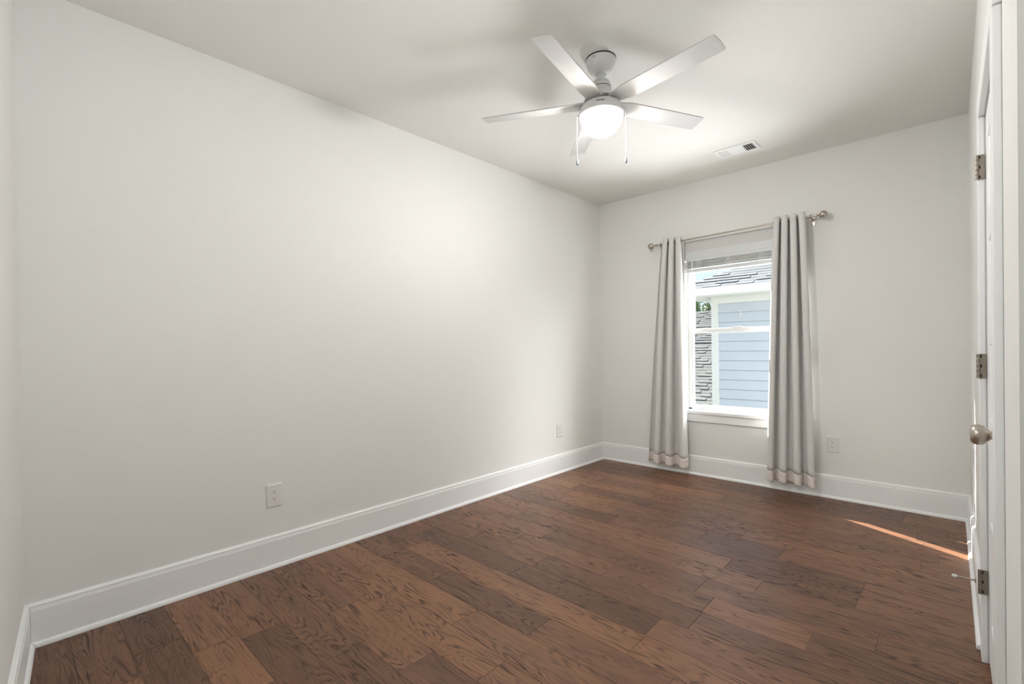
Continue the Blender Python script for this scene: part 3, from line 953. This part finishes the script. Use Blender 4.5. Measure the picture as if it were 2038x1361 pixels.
bm = BM(); box(bm, cx0 - 0.02, xe_, NY - 0.036, NY, 1.990, 2.150)
link('frieze_board', bm, M_frieze, nh)
bm = BM(); box(bm, -2.86, -2.845, NY - 0.030, NY - 0.012, 1.72, 1.86)
link('joint_flashing', bm, M_frieze, nh)
GYY = 8.72
EX0 = -3.86
bm = BM(); box(bm, EX0, xe_ + .4, GYY, NY + 4.7, 2.125, 2.145)
link('soffit', bm, M_frieze, nh)
bm = BM()
pts = [Vector((0, GYY + 0.0, 2.13)), Vector((0, GYY - 0.07, 2.13)), Vector((0, GYY - 0.085, 2.17)), Vector((0, GYY - 0.11, 2.235)), Vector((0, GYY - 0.11, 2.252)), Vector((0, GYY, 2.252))]
prism(bm, pts, Vector((EX0, 0, 0)), Vector((xe_ + .4, 0, 0)))
box(bm, EX0 - 0.02, EX0, GYY, NY + 4.7, 2.13, 2.25)
link('gutter', bm, M_gutter, nh)
def shingle_roof(bm, x0, x1, y0, z0, slope, n, hipL=0.0, hipR=0.0, course=0.143, tab=0.31, seed=1):
    """stepped courses rising toward +y; each course overlaps, tabs have slightly different thickness"""
    rnd = random.Random(seed)
    th = math.atan(slope); dy, dz = course * math.cos(th), course * math.sin(th)
    nr = Vector((0, -math.sin(th), math.cos(th)))
    for k in range(n):
        xa, xb = x0 + hipL * dy * k, x1 - hipR * dy * k
        if xb - xa < 0.1: break
        y, z = y0 + dy * k, z0 + dz * k
        x = xa
        while x < xb:
            w = tab * rnd.uniform(0.5, 1.1)
            x2 = min(x + w, xb)
            t_ = 0.012 + (0.010 if rnd.random() > 0.5 else 0)
            pts = [Vector((0, y, z)) - nr * 0.01, Vector((0, y, z)) + nr * t_, Vector((0, y + dy * 1.15, z + dz * 1.15)) + nr * 0.006, Vector((0, y + dy * 1.15, z + dz * 1.15)) - nr * 0.01]
            prism(bm, pts, Vector((x, 0, 0)), Vector((x2, 0, 0)))
            x = x2
bm = BM()
shingle_roof(bm, EX0, xe_ + .4, GYY - 0.03, 2.255, 0.5, 24, 1.0, 0.0, seed=2)
link('roof', bm, M_shingle, nh)
bm = BM()    # hip face seen edge on, closes the roof's left end
A = [Vector((EX0, GYY - 0.03, 2.25)), Vector((EX0 + 3.07, GYY + 3.04, 3.78)), Vector((EX0 + 3.07, NY + 2.7, 3.78)), Vector((EX0, NY + 4.7, 2.25))]
bm.faces.new([bm.verts.new(v) for v in A])
B = [Vector((EX0, GYY, 2.13)), Vector((EX0 + 3.07, GYY + 3.04, 3.7)), Vector((EX0 + 3.07, NY + 2.7, 3.7)), Vector((EX0, NY + 4.7, 2.13))]
bm.faces.new([bm.verts.new(v) for v in B])
link('hip_roof', bm, M_shingle, nh)

# lower roof seen left of the corner board
lh = empty('garage_house', (-6, 11, -3))
tag(lh, 'house with a grey shingle roof below the window, left of the white corner board', 'house')
bm = BM()
shingle_roof(bm, -9.5, -3.4, 9.6, -0.14, 0.5, 22, seed=3)
link('roof', bm, M_shingle2, lh)
bm = BM()
yr = 9.6 + 22 * 0.143 * math.cos(math.atan(.5)); zr = -0.14 + (yr - 9.6) * .5
box(bm, -9.3, -3.5, 9.9, yr + 1.4, -3.2, -0.12)
prism(bm, [Vector((0, 9.7, -0.16)), Vector((0, yr, zr - 0.06)), Vector((0, yr + 1.5, -0.16))], Vector((-9.3, 0, 0)), Vector((-3.5, 0, 0)))
link('house_wall', bm, M_siding, lh)
bm = BM(); tube(bm, [(-9.5, yr, zr + 0.0), (-3.4, yr, zr + 0.0)], 0.035, 8)
link('ridge_cap', bm, M_shingle2, lh)
fh = empty('far_house', (-8, 16, -3))
tag(fh, 'farther house with grey shingle hip roof, half hidden behind the nearer roof and trees', 'house')
bm = BM()
shingle_roof(bm, -9.1, -2.5, 14.35, 0.70, 0.62, 23, 0.35, 0.0, seed=4)
link('roof', bm, M_shingle2, fh)
bm = BM(); box(bm, -8.4, -2.8, 14.6, 19, -3.2, 0.75)
prism(bm, [Vector((0, 14.3, 0.68)), Vector((0, 17.0, 2.30)), Vector((0, 19.4, 0.68))], Vector((-7.6, 0, 0)), Vector((-2.8, 0, 0)))
link('house_wall', bm, M_siding, fh)

def tree(x, y, h, R, seed, label, n=5200):
    rnd = random.Random(seed)
    t_ = empty('tree', (x, y, -3.2)); tag(t_, label, 'tree', 'trees behind the far roof')
    bm = BM(); tube(bm, [(x, y, -3.2), (x + .1, y, -1), (x, y + .1, h * 0.55), (x + .1, y, h * .85)], [0.28, 0.22, 0.15, 0.05], 10)
    for i in range(7):
        a = rnd.uniform(0, 6.28); z0_ = rnd.uniform(-0.5, h * .5)
        tube(bm, [(x, y, z0_), (x + math.cos(a) * R * .5, y + math.sin(a) * R * .5, z0_ + 1.0), (x + math.cos(a) * R * .85, y + math.sin(a) * R * .85, z0_ + 1.5)], [0.09, 0.05, 0.02], 6)
    link('trunk', bm, M_bark, t_, smooth=True)
    cl = []
    for i in range(26):
        a = rnd.uniform(0, 6.28); u = rnd.uniform(0, 1) ** .5
        zz_ = rnd.uniform(-1.2, h - 0.5)
        rad = R * (1 - 0.55 * max(0, (zz_ + 1.2) / (h + .7)) ** 2)
        cl.append((x + math.cos(a) * u * rad * .8, y + math.sin(a) * u * rad * .8, zz_, rnd.uniform(.35, .75)))
    bm = BM()
    for i in range(n):
        c_ = rnd.choice(cl)
        d = Vector((rnd.gauss(0, 1), rnd.gauss(0, 1), rnd.gauss(0, .8))).normalized() * c_[3] * rnd.uniform(.55, 1.15)
        p = Vector(c_[:3]) + d
        s = rnd.uniform(.05, .10)
        u_ = Vector((rnd.gauss(0, 1), rnd.gauss(0, 1), rnd.gauss(0, 1))).normalized(); v_ = u_.cross(Vector((rnd.gauss(0, 1), rnd.gauss(0, 1), rnd.gauss(0, 1)))).normalized()
        bm.faces.new([bm.verts.new(p - u_ * s), bm.verts.new(p + v_ * s * .5), bm.verts.new(p + u_ * s), bm.verts.new(p - v_ * s * .5)])
    fo = link('foliage', bm, M_leaf, t_)
tree(-9.6, 22.3, 3.75, 1.5, 11, 'green leafy tree at the left edge of the window view, nearest the frame')
tree(-9.9, 26.3, 4.1, 1.6, 12, 'green leafy tree directly left of the white corner board')
bm = BM(); box(bm, -60, 60, YB + 0.6, 90, -3.3, -3.2)
struct(link('ground', bm, M_dirt))
